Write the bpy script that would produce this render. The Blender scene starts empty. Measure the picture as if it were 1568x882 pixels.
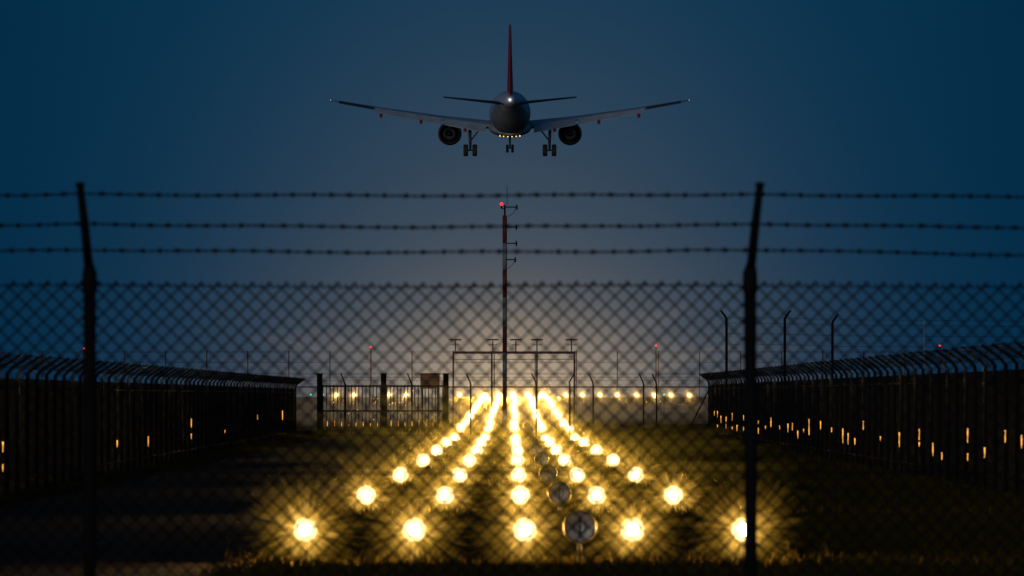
import bpy, math, random, bmesh
import numpy as np
from mathutils import Vector, Matrix
random.seed(7); np.random.seed(7)
scene = bpy.context.scene
EYE = 1.55

# ---------------------------------------------------------------- materials
def mat_basic(name, col, rough=0.6, metal=0.0, var=0.25, scale=6.0, bump=0.0, spec=0.4):
    m = bpy.data.materials.new(name); m.use_nodes = True
    nt = m.node_tree; b = nt.nodes['Principled BSDF']
    tc = nt.nodes.new('ShaderNodeTexCoord'); n = nt.nodes.new('ShaderNodeTexNoise')
    n.inputs['Scale'].default_value = scale; n.inputs['Detail'].default_value = 5
    nt.links.new(tc.outputs['Object'], n.inputs['Vector'])
    r = nt.nodes.new('ShaderNodeValToRGB')
    r.color_ramp.elements[0].position = 0.3; r.color_ramp.elements[1].position = 0.7
    r.color_ramp.elements[0].color = tuple(c*(1-var) for c in col)+(1,)
    r.color_ramp.elements[1].color = tuple(min(1, c*(1+var)) for c in col)+(1,)
    nt.links.new(n.outputs['Fac'], r.inputs['Fac']); nt.links.new(r.outputs['Color'], b.inputs['Base Color'])
    b.inputs['Roughness'].default_value = rough; b.inputs['Metallic'].default_value = metal
    b.inputs['Specular IOR Level'].default_value = spec
    if bump > 0:
        bp = nt.nodes.new('ShaderNodeBump'); bp.inputs['Strength'].default_value = bump
        nt.links.new(n.outputs['Fac'], bp.inputs['Height']); nt.links.new(bp.outputs['Normal'], b.inputs['Normal'])
    return m
def mat_emit(name, col, s, vol=False):
    m = bpy.data.materials.new(name); m.use_nodes = True
    nt = m.node_tree; nt.nodes.clear()
    e = nt.nodes.new('ShaderNodeEmission'); o = nt.nodes.new('ShaderNodeOutputMaterial')
    e.inputs['Color'].default_value = tuple(col)+(1,); e.inputs['Strength'].default_value = s
    nt.links.new(e.outputs[0], o.inputs['Volume' if vol else 'Surface']); return m
def math_node(nt, op, a, b=None):
    n = nt.nodes.new('ShaderNodeMath'); n.operation = op
    for i, v in enumerate((a, b)):
        if v is None: continue
        if isinstance(v, (int, float)): n.inputs[i].default_value = v
        else: nt.links.new(v, n.inputs[i])
    return n.outputs[0]

# ---------------------------------------------------------------- mesh builder
class MB:
    def __init__(s): s.v = []; s.f = []; s.m = []; s.sm = []
    def face(s, idx, mi=0, smooth=False): s.f.append(idx); s.m.append(mi); s.sm.append(smooth)
    def path(s, pts, r, n=6, mi=0, cap=True, smooth=True):
        pts = [Vector(p) for p in pts]
        rs = r if isinstance(r, (list, tuple)) else [r]*len(pts)
        base = len(s.v)
        for i, p in enumerate(pts):
            d = (pts[min(i+1, len(pts)-1)]-pts[max(i-1, 0)]).normalized()
            ref = Vector((0, 1, 0)) if abs(d.y) < 0.9 else Vector((0, 0, 1))
            a = d.cross(ref).normalized(); b = d.cross(a).normalized()
            for k in range(n):
                t = 2*math.pi*k/n
                s.v.append(tuple(p+(a*math.cos(t)+b*math.sin(t))*rs[i]))
        for i in range(len(pts)-1):
            for k in range(n):
                k2 = (k+1) % n
                s.face((base+i*n+k, base+i*n+k2, base+(i+1)*n+k2, base+(i+1)*n+k), mi, smooth)
        if cap:
            s.face(tuple(base+k for k in range(n))[::-1], mi)
            s.face(tuple(base+(len(pts)-1)*n+k for k in range(n)), mi)
    def box(s, c, d, mi=0):
        b = len(s.v); x, y, z = c; a, e, h = d[0]/2, d[1]/2, d[2]/2
        for dx, dy, dz in ((-1,-1,-1),(1,-1,-1),(1,1,-1),(-1,1,-1),(-1,-1,1),(1,-1,1),(1,1,1),(-1,1,1)):
            s.v.append((x+dx*a, y+dy*e, z+dz*h))
        for q in ((0,3,2,1),(4,5,6,7),(0,1,5,4),(1,2,6,5),(2,3,7,6),(3,0,4,7)):
            s.face(tuple(b+i for i in q), mi)
    def rings(s, rings, mi=0, cap0=True, cap1=True, smooth=True):
        b = len(s.v); n = len(rings[0])
        for r in rings: s.v += [tuple(p) for p in r]
        for i in range(len(rings)-1):
            for k in range(n):
                k2 = (k+1) % n
                s.face((b+i*n+k, b+i*n+k2, b+(i+1)*n+k2, b+(i+1)*n+k), mi, smooth)
        if cap0: s.face(tuple(b+k for k in range(n))[::-1], mi)
        if cap1: s.face(tuple(b+(len(rings)-1)*n+k for k in range(n)), mi)
    def sphere(s, c, r, mi=0, seg=10, rg=6):
        rr = []
        for i in range(1, rg):
            ph = math.pi*i/rg
            rr.append([(c[0]+r*math.sin(ph)*math.cos(2*math.pi*k/seg), c[1]+r*math.sin(ph)*math.sin(2*math.pi*k/seg), c[2]+r*math.cos(ph)) for k in range(seg)])
        s.rings(rr, mi)
    def mesh(s, name, mats):
        me = bpy.data.meshes.new(name); me.from_pydata(s.v, [], s.f)
        for m in mats: me.materials.append(m)
        me.polygons.foreach_set('material_index', s.m); me.polygons.foreach_set('use_smooth', s.sm)
        if 1 < len(s.f) < 30000:
            bm = bmesh.new(); bm.from_mesh(me); bmesh.ops.recalc_face_normals(bm, faces=bm.faces); bm.to_mesh(me); bm.free()
        me.update(); return me
    def obj(s, name, mats, parent=None, loc=(0, 0, 0)):
        o = bpy.data.objects.new(name, s.mesh(name, mats)); o.location = loc
        scene.collection.objects.link(o)
        if parent: o.parent = parent
        return o
def empty(name, loc=(0, 0, 0)):
    o = bpy.data.objects.new(name, None); o.location = loc; o.empty_display_size = 0.3
    scene.collection.objects.link(o); return o
def inst(name, me, loc, parent=None, scale=1.0):
    o = bpy.data.objects.new(name, me); o.location = loc
    o.scale = (scale,)*3 if isinstance(scale, (int, float)) else scale
    scene.collection.objects.link(o)
    if parent: o.parent = parent
    return o

M_black = mat_basic('fence_dark_steel', (0.010, 0.009, 0.009), 0.8, 0.0, spec=.12)
M_galv = mat_basic('galvanised_steel', (0.05, 0.045, 0.04), 0.4, 0.8, spec=0.5)
M_shiny = mat_basic('galvanised_bar', (0.45, 0.38, 0.28), 0.22, 0.9, spec=0.5)
M_darkgalv = mat_basic('weathered_picket', (0.012, 0.011, 0.010), 0.85, 0.0, spec=.1)
M_glint = mat_emit('amber_glint_glow', (1.0, 0.42, 0.06), 1.6)  # self-glowing, stands in for lamp reflections on fence and gate steel
M_lamp = mat_emit('lamp_filament_glass', (1.0, 0.62, 0.18), 1500)
M_house = mat_basic('lamp_housing', (0.02, 0.017, 0.01), 0.8, 0.0, spec=.1)
M_red_e = mat_emit('red_obstruction_glass', (1.0, 0.02, 0.02), 2.5)
M_green_e = mat_emit('green_lamp_glass', (0.1, 0.9, 0.6), 1.5)
M_white = mat_basic('white_paint', (0.5, 0.5, 0.5), 0.4, var=0.08)
M_redp = mat_basic('red_paint', (0.40, 0.035, 0.025), 0.5)

# ---------------------------------------------------------------- world
w = bpy.data.worlds.new('World'); scene.world = w; w.use_nodes = True
nt = w.node_tree; nt.nodes.clear()
out = nt.nodes.new('ShaderNodeOutputWorld')
sky = nt.nodes.new('ShaderNodeTexSky'); sky.sky_type = 'NISHITA'; sky.sun_disc = False
sky.sun_elevation = math.radians(-4); sky.sun_rotation = math.radians(200); sky.dust_density = 1
bg1 = nt.nodes.new('ShaderNodeBackground'); nt.links.new(sky.outputs[0], bg1.inputs[0]); bg1.inputs[1].default_value = 0.08
tc = nt.nodes.new('ShaderNodeTexCoord'); sp = nt.nodes.new('ShaderNodeSeparateXYZ')
nt.links.new(tc.outputs['Generated'], sp.inputs[0])
X, Y, Z = sp.outputs
fwd = math_node(nt, 'GREATER_THAN', Y, 0.0)
def gauss(sx, sz, z0=0.0, x0=0.0):
    a = math_node(nt, 'POWER', math_node(nt, 'ABSOLUTE', math_node(nt, 'DIVIDE', math_node(nt, 'SUBTRACT', X, x0), sx)), 2.0)
    b = math_node(nt, 'POWER', math_node(nt, 'ABSOLUTE', math_node(nt, 'DIVIDE', math_node(nt, 'SUBTRACT', Z, z0), sz)), 2.0)
    e = math_node(nt, 'EXPONENT', math_node(nt, 'MULTIPLY', math_node(nt, 'ADD', a, b), -1.0))
    return math_node(nt, 'MULTIPLY', e, fwd)
acc = bg1.outputs[0]
def addbg(col, fac):
    global acc
    b = nt.nodes.new('ShaderNodeBackground'); b.inputs[0].default_value = tuple(col)+(1,)
    if isinstance(fac, (int, float)): b.inputs[1].default_value = fac
    else: nt.links.new(fac, b.inputs[1])
    a = nt.nodes.new('ShaderNodeAddShader'); nt.links.new(acc, a.inputs[0]); nt.links.new(b.outputs[0], a.inputs[1]); acc = a.outputs[0]
addbg((0.0006, 0.0185, 0.052), 1.0)
addbg((0.002, 0.021, 0.036), gauss(0.064, 0.085, 0.035))
addbg((0.042, 0.030, 0.014), gauss(0.031, 0.033, 0.012))
addbg((0.088, 0.062, 0.028), gauss(0.029, 0.015, 0.0))
addbg((0.27, 0.175, 0.075), gauss(0.0115, 0.0085, 0.0))
nt.links.new(acc, out.inputs['Surface'])

sd = bpy.data.lights.new('dusk_fill', 'SUN'); sd.energy = 0.5; sd.angle = math.radians(25); sd.color = (0.92, 0.95, 1.0)  # weak fill added to brighten the airliner; the sun has set
so = bpy.data.objects.new('dusk_fill', sd); scene.collection.objects.link(so)
so.rotation_euler = Vector((0.30, 1.0, -0.06)).to_track_quat('-Z', 'Y').to_euler()

# ---------------------------------------------------------------- ground, road
g = MB(); 
g.v = [(-4000, -200, 0), (4000, -200, 0), (4000, 9000, 0), (-4000, 9000, 0)]; g.face((0, 1, 2, 3))
M_ground = mat_basic('grass_soil', (0.030, 0.021, 0.005), 0.95, 0, 0.5, 1.5, 0.6, 0.0)
g.obj('ground', [M_ground])
r = MB(); r.v = [(-7.1, 20, .004), (-2.35, 20, .004), (-2.35, 330, .004), (-7.1, 330, .004)]; r.face((0, 1, 2, 3))
r.obj('service_road', [mat_basic('worn_asphalt', (0.036, 0.018, 0.008), 0.9, 0, 0.5, 0.9, 0.3, 0.05)])

def grass(N):
    y = 56+226*np.random.rand(N)**1.9
    x = np.random.uniform(-2.45, 7.7, N)
    x += 0.22*np.sin(y*1.3)*(x < -1.8)
    k = np.random.rand(N) < 0.06
    x[k] = np.random.uniform(-7.9, -6.95, k.sum())
    clump = 0.5+0.5*np.sin(x*2.3+np.sin(y*0.7)*2)*np.sin(y*0.55+x*1.1)
    h = (0.03+0.09*np.random.rand(N))*(0.5+0.9*clump)*(1+0.9*(np.random.rand(N) < .05))
    wd = 0.004+0.00006*y
    a = np.random.uniform(-0.9, 0.9, N)
    dx = np.cos(a)*wd; dy = np.sin(a)*wd
    lx = np.random.normal(0, .35, N)*h; ly = np.random.normal(0, .35, N)*h
    V = np.zeros((N, 3, 3))
    V[:, 0] = np.stack([x-dx, y-dy, np.zeros(N)], 1); V[:, 1] = np.stack([x+dx, y+dy, np.zeros(N)], 1)
    V[:, 2] = np.stack([x+lx, y+ly, h], 1)
    me = bpy.data.meshes.new('grass'); me.vertices.add(N*3); me.loops.add(N*3); me.polygons.add(N)
    me.vertices.foreach_set('co', V.ravel()); me.loops.foreach_set('vertex_index', np.arange(N*3))
    me.polygons.foreach_set('loop_start', np.arange(N)*3); me.polygons.foreach_set('loop_total', np.full(N, 3))
    me.materials.append(mat_basic('grass_blades', (0.062, 0.042, 0.005), 0.85, 0, 0.6, 2.0, 0, 0.05))
    me.update(); me.validate()
    scene.collection.objects.link(bpy.data.objects.new('grass', me))
grass(220000)

# ---------------------------------------------------------------- approach lights
def add_fixture(b, x, z):
    def ring(y, rad, n=12): return [(x+rad*math.cos(2*math.pi*k/n), y, rad*math.sin(2*math.pi*k/n)) for k in range(n)]
    b.rings([ring(0.03, .03), ring(0.03, .09), ring(.08, .08), ring(.16, .05), ring(.2, .03)], 0)
    b.path([(x, .08, -.06), (x, .08, -z)], .014, 6, 0)
    b.box((x, .08, -z+.01), (.16, .16, .02), 0)
def ico(sub, R, spiky, rnd, p=2.6, lo=.3):
    bm = bmesh.new(); bmesh.ops.create_icosphere(bm, subdivisions=sub, radius=1.0)
    for v in bm.verts: v.co = v.co.normalized()*(R*(lo+(1-lo)*rnd.random()**p) if spiky else R)
    vs = [tuple(v.co) for v in bm.verts]; fs = [tuple(v.index for v in f.verts) for f in bm.faces]; bm.free()
    return vs, fs
rnd = random.Random(3)
balls = {'A': [ico(3, 1, False, rnd)], 'B': [ico(4, 1, True, rnd, 2.0) for _ in range(4)], 'C': [ico(5, 1, True, rnd, 1.7, .25) for _ in range(3)], 'K': [ico(2, 1, False, rnd)]}
def add_ball(b, kind, R, x, mi=0):
    vs, fs = random.choice(balls[kind]); o = len(b.v)
    b.v += [(x+v[0]*R, v[1]*R, v[2]*R) for v in vs]
    for f in fs: b.face(tuple(o+i for i in f), mi)
def light_bar(d, z, xs, small=1.0):
    e = empty('approach_light_bar', (0, d, z))
    s = (d/70.6)**0.36*small; q = (d/70.6)
    b = MB()
    for x in xs: add_fixture(b, x, z)
    b.obj('fixtures', [M_house], e)
    b = MB()
    for x in xs: add_ball(b, 'K', .05, x)
    b.obj('bulbs', [M_lamp], e)
    ca = (1, .80, .40) if small == 1 else (1, .62, .20)
    for kind, R, em, col in (('A', .112*s, (14.0 if small == 1 else 9)/s, ca), ('B', .35*s, 3.0/q**.6, (1, .54, .09)), ('C', .66*s, .48/q**.75, (1, .52, .05))):  # self-glowing shells give each lamp its bloom; no light is scattered
        b = MB()
        for x in xs: add_ball(b, kind, R, x)
        b.obj('halo_glow_'+kind.lower(), [mat_emit('halo_glow', col, em, True)], e)
rows = [(70.6,.32),(100.6,.25),(131.5,.195),(163,.18),(194,.17),(225,.18),(256,.13),(286,.35),(316,.45),(346,.64),(376,.81),(406,1.0),(436,1.18),(466,1.35),(496,1.47),(526,1.55),(556,1.6)]
for i, (d, z) in enumerate(rows):
    light_bar(d, z, [0.115+(c-2)*1.005+random.uniform(-.015, .015) for c in range(5)])
light_bar(505, 1.6, [-11.56,-10.4,-8.1,-6.97,-3.45], .98)
light_bar(505, 1.6, [3.55,4.65,5.8,6.95,8.2,9.35,10.45,11.65], .98)
tb = MB(); 
for x in (-14.2, -13.1, -12.3, -4.3, 9.9):
    tb.sphere((x, 500, 1.62), .07, 0); tb.path([(x, 500, 0), (x, 500, 1.55)], .025, 6, 1)
tb.obj('threshold_lights', [M_green_e, M_black])
# self-glowing volumes add the lamplit haze over the corridor
for loc, sc, em, col in (((0.1, 172, .1), (5.6, 122, 2.2), .0010, (1, .62, .07)), ((0, 470, .8), (22, 170, 8), .00055, (1, .74, .50))):
    vs, fs = ico(5, 1, True, rnd, .9, .25); b = MB(); b.v = vs
    for f in fs: b.face(f)
    o = b.obj('mist_glow', [mat_emit('mist_glow', col, em, True)], loc=loc); o.scale = sc

# unlit lamps with round glass
M_glass = mat_basic('dull_lens_glass', (0.50, 0.44, 0.36), 0.35, 0.1, 0.4, 12, 0.3)
M_rim = mat_basic('lamp_rim', (0.30, 0.22, 0.06), 0.5, 0.1)
def ring(y, rad, n=28): return [(rad*math.cos(2*math.pi*k/n), y, rad*math.sin(2*math.pi*k/n)) for k in range(n)]
ub = MB()
ub.rings([ring(.0, .128), ring(-.012, .135), ring(-.012, .15), ring(.02, .155), ring(.1, .14), ring(.18, .08), ring(.2, .03)], 0, cap0=False)
ub.rings([ring(.03, .01), ring(.022, .05), ring(.012, .09), ring(.004, .118), ring(0.002, .129)], 1, cap0=True, cap1=False)
ub.path([(0, .005, -.1), (0, .005, .1)], .006, 5, 2)
ub.rings([ring(-.005, .05, 16), ring(-.005, .058, 16), ring(.01, .058, 16), ring(.01, .05, 16)], 2, False, False)
ub.path([(0, .08, -.13), (0, .08, -.35)], .02, 6, 2)
ume = ub.mesh('unlit_approach_light', [M_rim, M_glass, M_house])
for i in range(9):
    inst('unlit_approach_light', ume, (.62, rows[i][0]-.3, rows[i][1]+.03 if i < 7 else .3))

# ---------------------------------------------------------------- foreground chain-link fence (45 m)
def chainlink(b, x0, x1, y, z0, z1, pitch, r, mi=0, wob=0.004, knuckle=True):
    H = z1-z0; n = int((x1-x0)/pitch)
    seg = max(2, int(H/(pitch*1.5)))
    for sgn, off in ((1, -r*.9), (-1, r*.9)):
        i0 = -int(H/pitch)-1
        for i in range(i0, n+int(H/pitch)+1):
            pts = []
            for s in range(seg+1):
                t = s/seg; z = z0+H*t
                xx = x0+i*pitch+sgn*H*t
                if xx < x0-1e-6 or xx > x1+1e-6: continue
                dx = wob*(math.sin(xx*2.1+z*3.3)+math.sin(xx*5.3-z*1.7)*.6)
                dz = wob*(math.sin(xx*1.7+z*2.3+1)+math.sin(xx*4.1)*.5)
                pts.append((xx+dx, y+off+wob*2*math.sin(xx*1.3), z+dz))
            if len(pts) > 1: b.path(pts, r, 4, mi, False)
    if knuckle:
        for i in range(n+1):
            x = x0+i*pitch+(H % pitch)
            z = z1+wob*(math.sin(x*1.7+z1*2.3+1)+math.sin(x*4.1)*.5)
            b.path([(x-.014, y, z-.012), (x+.004, y, z+.012), (x+.018, y, z-.01)], r*1.5, 4, mi)
def barbed(b, pts, r=.0035, tw=.0045, barb=.11, mi=0):
    pv = [Vector(p) for p in pts]; out1 = []; out2 = []; step = .02; s = 0; nb = barb*.5
    for a, c in zip(pv[:-1], pv[1:]):
        d = c-a; n = max(1, int(d.length/step))
        for k in range(n):
            p = a+d*(k/n); s += d.length/n; t = s*2*math.pi/.09
            q = Vector((0, math.cos(t), math.sin(t)))*tw
            out1.append(p+q); out2.append(p-q)
            if s > nb:
                nb += barb*random.uniform(.9, 1.1); an = random.uniform(0, 6)
                for m in (0, 1.2):
                    u = Vector((.35, math.cos(an+m), math.sin(an+m)*1.2)).normalized()*.018
                    b.path([p-u, p+u], r*.9, 4, mi)
                b.path([p-Vector((.014, 0, 0)), p+Vector((.014, 0, 0))], .0125, 5, mi)
    out1.append(pv[-1]); out2.append(pv[-1])
    b.path(out1, r, 4, mi, False); b.path(out2, r, 4, mi, False)

FY = 45.0
fe = empty('chain_link_fence', (0, FY, 0))
b = MB(); chainlink(b, -10.2, 9.4, 0, .03, 2.205, .1, .0050)
for zz in (2.19, 1.1, .06):
    b.path([(x*.5, .01, zz+.006*math.sin(x*.9)) for x in range(-20, 19)], .004, 4)
b.obj('mesh_panel', [M_black], fe)
post_x = [-10.2, -6.35, -2.475, 1.395, 5.27, 9.1]
lean = [-.045, -.05, -.042, .05, .045, .04]
b = MB()
for x, l in zip(post_x, lean):
    b.path([(x, 0, -.1), (x+.004, 0, 1.0), (x, 0, 2.16)], .037, 12)
    b.path([(x, 0, 2.14), (x, 0, 2.17), (x, 0, 2.27), (x+l*.12, -.01, 2.33)], [.036, .045, .043, .026], 12)
    b.path([(x+l*.1, -.01, 2.3), (x+l*.55, -.12, 2.55), (x+l, -.25, 2.775)], [.028, .026, .022], 10)
    b.path([(x+l, -.25, 2.77), (x+l, -.255, 2.79)], .027, 8)
    for zz in (2.0, 1.5, 1.1, .6): b.path([(x-.05, -.03, zz), (x+.05, -.03, zz+.01)], .006, 5)
b.obj('posts', [M_black], fe)
b = MB()
for zi, (zz, f) in enumerate(((2.725, .92), (2.555, .58), (2.405, .25))):
    pts = []
    for k in range(len(post_x)-1):
        xa, xb = post_x[k]+lean[k]*f, post_x[k+1]+lean[k+1]*f
        sag = (.012, .015, .012)[zi]*random.uniform(.6, 1.6)
        extra = -.055 if (k == 3 and zi == 2) else 0
        for t in range(12):
            u = t/12; pts.append((xa+(xb-xa)*u, -.27*f, zz-sag*4*u*(1-u)+extra*u+.004*math.sin(u*17+zi+k)))
    barbed(b, pts)
b.obj('barbed_wire', [M_black], fe)

# ---------------------------------------------------------------- side perimeter fences
def side_fence(xa, ya, xb, yb, inward, hs, glints):
    e = empty('picket_security_fence'); L = math.hypot(xb-xa, yb-ya); n = int(L/.115)
    b = MB()
    for i in range(n):
        t = i/n; x = xa+(xb-xa)*t; y = ya+(yb-ya)*t
        h = 1.98*hs+random.uniform(-.01, .01)
        b.box((x, y, h/2+.03), (.022, .03, h), 0)
    b.obj('pickets', [M_darkgalv], e)
    b = MB(); m = int(L/2.5)
    for i in range(m+1):
        t = i/m; x = xa+(xb-xa)*t; y = ya+(yb-ya)*t
        b.path([(x+inward*.04, y, 0), (x+inward*.04, y, 2.1*hs), (x+inward*.12, y, 2.2*hs), (x+inward*.42, y, 2.42*hs)], [.03, .03, .026, .02], 8, i % 2 if random.random() < .8 else 1)
    for zz in (.25, 1.85*hs): b.path([(xa+inward*.03, ya, zz), (xb+inward*.03, yb, zz)], .02, 6, 1)
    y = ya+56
    while y < yb-8:   # glowing strips added as lamp glints on the fence steel
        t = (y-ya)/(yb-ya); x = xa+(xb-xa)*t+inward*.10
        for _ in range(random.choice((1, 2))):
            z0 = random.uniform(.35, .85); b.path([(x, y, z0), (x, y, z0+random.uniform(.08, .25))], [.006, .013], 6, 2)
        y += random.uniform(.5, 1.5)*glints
    b.obj('posts_and_rails', [M_galv, M_darkgalv, M_glint], e)
    b = MB()
    for ox, oz in ((.14, 2.21), (.24, 2.29), (.33, 2.35), (.41, 2.41)):
        pts = []
        for i in range(m*2+1):
            t = i/(m*2); pts.append((xa+(xb-xa)*t+inward*ox, ya+(yb-ya)*t, oz*hs-(.015 if i % 2 else 0)))
        b.path(pts, .006, 4)
    for i in range(int(L/.6)):
        t = i/(L/.6); x = xa+(xb-xa)*t; y = ya+(yb-ya)*t
        b.path([(x+inward*.1, y, 2.18*hs), (x+inward*.41, y+.3, 2.41*hs)], .005, 4)
    b.obj('barbed_wire', [M_black], e)
side_fence(-7.75, 60, -7.9, 279, 1, .90, 20)
side_fence(8.0, 60, 7.2, 279, -1, .97, 5)

# ---------------------------------------------------------------- cross fence & gate (279 m)
e = empty('cross_chain_link_fence', (0, 279, 0))
b = MB(); chainlink(b, -2.3, 7.2, 0, .03, 1.85, .1, .0030, 0, .002, False)
chainlink(b, -7.9, -7.05, 0, .03, 1.85, .1, .0030, 0, .002, False)
b.path([(-2.3, 0, 1.87), (7.2, 0, 1.87)], .02, 6); b.path([(-7.9, 0, 1.87), (-7, 0, 1.87)], .02, 6)
b.path([(6.3, 0, .1), (7.15, 0, 1.75)], .025, 6)
for x, s in ((-1.5, -1), (.88, -1), (2.1, 1), (2.95, -1), (4.78, -1), (5.25, -1), (7.15, -1)):
    b.path([(x, 0, 0), (x, 0, 1.95), (x-.02*1, 0, 2.05), (x+s*.17, -.05, 2.36)], [.03, .03, .028, .02], 8)
for x in (-6.05, -3.63):
    b.path([(x, .1, 0), (x, .1, 1.95), (x-.17, .05, 2.36)], [.03, .03, .02], 8)
for k, zz in enumerate((2.1, 2.22, 2.33)):
    b.path([(-7.9, 0, zz), (7.2, 0, zz)], .004, 4)
b.obj('mesh_and_posts', [M_black], e)
e = empty('double_gate', (0, 278.8, 0)); b = MB()
for x in (-6.98, -4.66, -2.4):
    b.box((x, 0, 1.16), (.2, .2, 2.32)); b.box((x, 0, 2.34), (.24, .24, .04))
b.obj('posts', [M_black], e); b = MB()
for xa, xb in ((-6.86, -4.78), (-4.54, -2.52)):
    for zz in (.12, 1.0, 1.9): b.box(((xa+xb)/2, 0, zz), (xb-xa, .05, .06), 1)
    n = 17
    for i in range(n):
        x = xa+(xb-xa)*i/(n-1); b.path([(x, -.05, .06), (x, -.05, 1.95)], .017, 8, 0 if i % 3 else 1)
        if i % 2: b.path([(x+.03, -.06, .45), (x+.03, -.06, .45+random.uniform(.08, .22))], .008, 5, 2)  # glowing strip added as a lamp glint on the gate bar
b.obj('leaves', [M_shiny, M_black, M_glint], e)

# bent posts behind right fence
b = MB()
for x, y, h, s in ((8.1, 290, 4.45, -1), (10.3, 290, 4.45, 1), (12.1, 290, 4.3, 1)):
    b.path([(x, y, 0), (x, y, h), (x+s*.06, y, h+.12), (x+s*.22, y-.05, h+.32)], [.05, .05, .045, .035], 8)
for zz in (4.5, 4.3, 3.9, 3.5): b.path([(8.1, 290, zz), (10.3, 290, zz-.02), (12.1, 290, zz-.08), (22, 290, zz-.15)], .006, 4)
b.obj('bent_post_fence', [M_black])

# striped mast at 330 m
mast = empty('wind_mast', (-.31, 330, 0)); b = MB()
zs = [0, .96, 2.14, 3.4, 4.52, 5.78, 6.98, 8.12, 9.3]
for i in range(len(zs)-1):
    b.path([(0, 0, zs[i]), (0, 0, zs[i+1])], .095, 12, 0 if i % 2 else 1)
b.path([(0, 0, 9.3), (0, 0, 9.75)], .04, 8, 2)
for zz, L in ((9.66, .52), (8.8, .5), (8.1, .5), (7.4, .45)):
    b.path([(0, 0, zz), (L, 0, zz)], .025, 6, 2); b.path([(L, 0, zz+.1), (L, 0, zz-.12)], .035, 6, 2)
b.path([(.48, 0, 9.66), (.38, 0, 9.4), (.15, 0, 9.25)], .012, 5, 2)
b.path([(.45, 0, 7.4), (.3, 0, 7.15), (.1, 0, 7.0)], .012, 5, 2)
b.path([(-.14, 0, 9.6), (-.14, 0, 9.72)], .04, 8, 2); b.path([(-.14, 0, 9.6), (0, 0, 9.6)], .02, 6, 2)
b.sphere((-.14, 0, 9.79), .07, 3)
b.path([(.1, .1, 9.75), (.1, .1, 10.6)], .012, 5, 2)
b.obj('mast_body', [mat_basic('mast_red', (.20, .03, .015), .6), mat_basic('mast_white', (.30, .28, .26), .6), M_black, M_red_e], mast)

# light gantry 400 m
gn = empty('light_gantry', (0, 400, 0)); b = MB()
M_rust = mat_basic('rust_red_paint', (0.25, 0.06, 0.04), 0.6)
b.box((.1, 0, 3.8), (6.4, .12, .13))
b.box((.1, 0, 3.45), (6.2, .03, .03))
for x in (-3.06, -1.05, 1.3, 3.25): b.path([(x, .12, 0), (x, .12, 3.78)], .045, 8)
for x in (-2.95, -1.0, .2, 1.3, 3.1):
    b.path([(x, 0, 3.85), (x, 0, 4.42)], .03, 6); b.box((x, 0, 4.47), (.62, .3, .08)); b.path([(x-.25, -.05, 4.2), (x+.25, -.05, 4.2)], .02, 5)
b.obj('frame', [M_rust], gn)

# far antenna fence line 561 m
b = MB()
for i in range(-14, 18):
    x = -1.3+i*3.0; b.path([(x, 0, 0), (x, 0, 4.85)], .045, 6)
for zz in (4.75, 4.0, 3.2): b.path([(-43, 0, zz), (50, 0, zz)], .018, 4)
b.obj('tall_wire_fence', [mat_basic('reddish_pole', (0.16, 0.07, 0.06), 0.6)], loc=(0, 561, 0))
for x, d, z in ((-10.3, 560, 5.1), (10.5, 560, 5.2), (31.2, 560, 5.2), (-31.2, 560, 5.0), (-27.8, 560, 1.55)):
    b = MB(); b.path([(0, 0, 0), (0, 0, z-.1)], .05, 6, 0); b.sphere((0, 0, z), .08, 1); b.path([(0, 0, z-.14), (0, 0, z-.08)], .1, 8, 0)
    b.obj('obstruction_light', [M_redp, M_red_e], loc=(x, d, 0))
b = MB(); b.path([(0, 0, 0), (0, 0, 7.4)], .05, 6); b.path([(-.5, 0, 4.6), (.5, 0, 4.6)], .03, 5); b.obj('white_pole', [M_white], loc=(32.2, 600, 0))
b = MB(); b.box((0, 0, 2.1), (.75, .4, .55), 0); b.box((0, 0, 2.4), (.82, .46, .05), 0)
for sx in (-.3, .3): b.path([(sx, 0, 0), (sx, 0, 1.85)], .03, 6, 1)
b.box((0, -.21, 2.1), (.6, .02, .4), 0)
b.obj('equipment_cabinet', [mat_basic('orange_paint', (0.4, 0.13, 0.03), 0.5), M_black], loc=(-3.2, 300, 0))

# ---------------------------------------------------------------- airliner
pl = empty('airliner', (-.2, 737, EYE+27.2)); pl.rotation_euler = (math.radians(2.4), 0, 0)
M_body = mat_basic('airliner_white', (0.82, 0.81, 0.81), 0.4, var=.06, scale=2)
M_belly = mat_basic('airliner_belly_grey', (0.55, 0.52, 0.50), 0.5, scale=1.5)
M_wing = mat_basic('wing_grey', (0.46, 0.48, 0.50), 0.45, var=.15, scale=1)
M_tail = mat_basic('tail_red', (0.80, 0.03, 0.03), 0.4, var=.1)
M_tyre = mat_basic('tyre', (0.04, 0.04, 0.04), 0.8)
M_dark = mat_basic('dark_metal', (0.08, 0.07, 0.075), 0.5, .2)
def ell(y, rx, rz, zc, n=32): return [(rx*math.sin(2*math.pi*k/n), y, zc+rz*math.cos(2*math.pi*k/n)) for k in range(n)]
secs = [(18.8, .05, .05, -.5), (18.4, .55, .5, -.45), (17.4, 1.1, 1.05, -.3), (16, 1.6, 1.6, -.12), (14, 1.9, 1.95, -.02), (12, 1.975, 2.07, 0), (5, 1.975, 2.07, 0), (0, 1.975, 2.07, 0), (-6, 1.975, 2.07, 0), (-9, 1.88, 1.9, .15), (-12, 1.55, 1.5, .5), (-15, 1.05, 1.0, .9), (-17.5, .55, .52, 1.15), (-18.8, .25, .25, 1.25)]
fb = MB(); rg = [ell(*s) for s in secs]
fb.rings(rg, 0)
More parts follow.
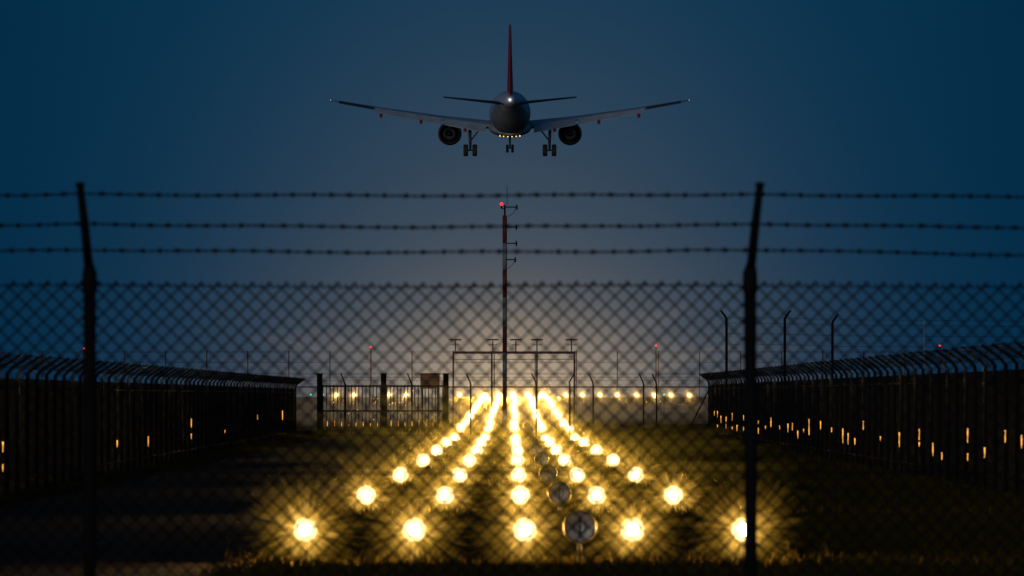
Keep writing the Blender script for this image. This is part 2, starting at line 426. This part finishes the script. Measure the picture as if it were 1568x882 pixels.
for i, f in enumerate(fb.f):
    c = sum((Vector(fb.v[k]) for k in f), Vector())/len(f)
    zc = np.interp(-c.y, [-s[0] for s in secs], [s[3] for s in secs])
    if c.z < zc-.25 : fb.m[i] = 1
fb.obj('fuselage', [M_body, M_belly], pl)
b = MB()
b.rings([ell(6.5, .5, .2, -1.9), ell(5, 1.7, .7, -1.65), ell(2, 2.05, .85, -1.5), ell(-2, 2.05, .85, -1.5), ell(-5, 1.6, .6, -1.65), ell(-7, .4, .2, -1.9)], 0)
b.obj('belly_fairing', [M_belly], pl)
def foil(p, chord, th, axis='x', inc=0.0):
    prof = [(0, 0), (.05, .35), (.2, .5), (.4, .48), (.7, .25), (1, .02), (1, -.02), (.7, -.15), (.4, -.4), (.2, -.42), (.05, -.3)]
    r = []
    for c, t in prof:
        y = -c*chord; z = t*th - inc*c*chord
        r.append((p[0], p[1]+y, p[2]+z) if axis == 'x' else (p[0]+t*th, p[1]+y, p[2]))
    return r
M_ail = mat_basic('aileron_dark', (.04, .04, .045), .6)
for s, nm in ((-1, 'left'), (1, 'right')):
    b = MB()
    b.rings([foil((s*1.2, 5.2, -1.25), 7.0, .95, inc=.03), foil((s*2.2, 4.6, -1.15), 6.4, .85, inc=.03), foil((s*6.4, 2.0, -.55), 4.0, .5, inc=.03), foil((s*12, -.8, .3), 2.8, .32, inc=.02), foil((s*16.6, -3.0, 1.08), 1.6, .2), foil((s*17, -3.6, 1.15), .9, .1)], 0)
    b.rings([[(s*17, -3.3, 1.15+dz), (s*17.03, -4.6, 1.15+dz*1.4), (s*17.06, -4.6, 1.15+dz*1.4), (s*17.03, -3.3, 1.15+dz)] for dz in (-.15, .2)], 0)
    b.obj('wing_'+nm, [M_wing], pl)
    b = MB()
    for (xa, ya, za, xb, yb, zb, c) in ((2.3, -1.7, -1.32, 6.3, -1.85, -.72, 1.3), (6.5, -1.85, -.70, 12.8, -3.75, .32, .95)):
        rr = []
        for t in (0, 1):
            x = s*(xa+(xb-xa)*t); y = ya+(yb-ya)*t; z = za+(zb-za)*t; cc = c*(1-.25*t)
            rr.append([(x, y, z), (x, y-.1, z+.08), (x, y-cc*.86, z-cc*.42), (x, y-cc*.88, z-cc*.48), (x, y-.1, z-.12)])
        b.rings(rr, 0, smooth=False)
    b.rings([[(s*x, y, z+.12), (s*x, y+.1, z-.14), (s*x, y-.5, z-.12), (s*x, y-.5, z)] for x, y, z in ((13, -3.5, .42), (16.3, -4.6, 1.02))], 1, smooth=False)
    b.obj('flaps_'+nm, [M_wing, M_ail], pl)
    b = MB()
    for x, z, y in ((4.3, -1.3, -1.9), (8.5, -.55, -2.5), (12.3, .05, -3.6)):
        b.rings([[(s*x+w_*math.cos(a), y+yy, z+zz+h*math.sin(a)) for a in np.linspace(0, 2*math.pi, 9)[:-1]] for yy, w_, h, zz in ((2.6, .03, .05, .1), (1.5, .14, .2, -.02), (0, .17, .24, -.18), (-.9, .15, .2, -.38), (-1.5, .04, .05, -.5))], 0)
    b.obj('flap_track_fairings_'+nm, [mat_basic('fairing_red', (.45, .05, .04), .5)], pl)
    b = MB(); cx, cz = s*5.8, -2.05
    def er(y, r, n=28, cx=cx, cz=cz): return [(cx+r*math.sin(2*math.pi*k/n), y, cz+r*math.cos(2*math.pi*k/n)) for k in range(n)]
    b.rings([er(5.3, .85), er(5.45, .98), er(5.2, 1.08), er(4, 1.15), er(2.6, 1.12), er(1.3, .98)], 0, False, False)
    b.rings([er(1.3, .98), er(1.35, .90), er(2.5, 1.0), er(3.5, 1.0)], 1, False, True)
    b.rings([er(3, .72), er(1.2, .66), er(.4, .5), er(.42, .45), er(1.2, .4)], 2, False, True)
    b.rings([er(1.2, .3), er(.2, .18), er(-.3, .03)], 1)
    b.rings([[(cx-.14, yy, z0), (cx+.14, yy, z0), (cx+.12, yy, z1), (cx-.12, yy, z1)] for yy, z0, z1 in ((4.2, -1.0, -.85), (2.5, -1.3, -.6), (.3, -1.4, -.6), (-1, -.9, -.7))], 3, smooth=False)
    b.obj('engine_'+nm, [M_tail, M_ail, M_dark, M_wing], pl)
    b = MB(); gx = s*3.8
    b.path([(gx+s*.05, -1, -1.2), (gx, -1, -3.0), (gx, -1, -3.63)], [.17, .13, .1], 10, 0)
    b.path([(gx-s*1.1, -.9, -1.35), (gx-s*.05, -1, -2.7)], .07, 6, 0)
    b.path([(gx, -1, -2.6), (gx+.0, -1.35, -3.1), (gx, -1.05, -3.55)], .05, 6, 0)
    b.box((gx+s*.35, -1, -1.95), (.05, 1.2, 1.3), 2)
    b.path([(gx-.55, -1, -3.63), (gx+.55, -1, -3.63)], .07, 8, 0)
    for wx in (-.43, .43):
        n = 22
        b.rings([[(gx+wx+dx, -1+r*math.sin(2*math.pi*k/n), -3.63+r*math.cos(2*math.pi*k/n)) for k in range(n)] for dx, r in ((-.2, .28), (-.23, .48), (-.17, .57), (.17, .57), (.23, .48), (.2, .28))], 1)
    b.obj('main_gear_'+nm, [M_dark, M_tyre, M_belly], pl)
    b = MB()
    b.rings([foil((s*.3, -13.2, .85), 4.2, .4), foil((s*1.2, -13.8, .98), 3.7, .32), foil((s*6.25, -17.0, 1.52), 1.5, .14)], 0)
    b.obj('tailplane_'+nm, [M_ail], pl)
b = MB()
b.path([(0, 13, -1.8), (0, 13, -3.5)], [.12, .08], 8, 0); b.path([(0, 14.4, -1.9), (0, 13.05, -2.9)], .05, 6, 0)
b.path([(-.3, 13, -3.55), (.3, 13, -3.55)], .05, 8, 0)
for s in (-1, 1):
    b.box((s*.45, 13, -2.35), (.04, 1.3, .7), 2)
    b.rings([[(s*.25+dx, 13+r*math.sin(2*math.pi*k/18), -3.6+r*math.cos(2*math.pi*k/18)) for k in range(18)] for dx, r in ((-.11, .2), (-.13, .33), (-.09, .4), (.09, .4), (.13, .33), (.11, .2))], 1)
b.obj('nose_gear', [M_dark, M_tyre, M_belly], pl)
b = MB()
b.rings([foil((0, -9.6, 1.6), 8.2, .25, 'z'), foil((0, -11.6, 2.2), 6.1, .62, 'z'), foil((0, -13.2, 4), 4.7, .5, 'z'), foil((0, -16.3, 8.2), 2.0, .24, 'z'), foil((0, -16.6, 8.35), 1.5, .1, 'z')], 0)
b.obj('tail_fin', [M_tail], pl)
b = MB()
b.sphere((0, -18.85, 1.28), .12, 0)
for x in (-.95, -.6, -.2, .2, .6, .95): b.sphere((x, -4.5, -2.3+abs(x)*.08), .06, 1)  # glowing amber dots put in as the landing-light reflection on the belly
b.sphere((-17.1, -4.2, 1.2), .03, 0); b.sphere((17.1, -4.2, 1.2), .03, 0)
b.sphere((.6, -6.5, -1.45), .06, 2)
b.obj('nav_lights_and_belly_glints', [mat_emit('nav_white', (1, .95, .85), 1.2), mat_emit('belly_glint_amber', (1, .6, .15), 2.2), mat_emit('nav_teal', (.1, .8, .6), 1.0)], pl)

# ---------------------------------------------------------------- camera
cd = bpy.data.cameras.new('camera'); cam = bpy.data.objects.new('camera', cd); scene.collection.objects.link(cam)
cd.lens = 270; cd.sensor_width = 36; cd.clip_start = 1; cd.clip_end = 20000
cam.location = (0, 0, EYE); cam.rotation_euler = (math.radians(90+.804), 0, 0)
cd.dof.use_dof = True; cd.dof.focus_distance = 600; cd.dof.aperture_fstop = 8.5
scene.camera = cam
scene.view_settings.view_transform = 'Standard'; scene.view_settings.look = 'None'
scene.view_settings.exposure = 0; scene.view_settings.gamma = 1
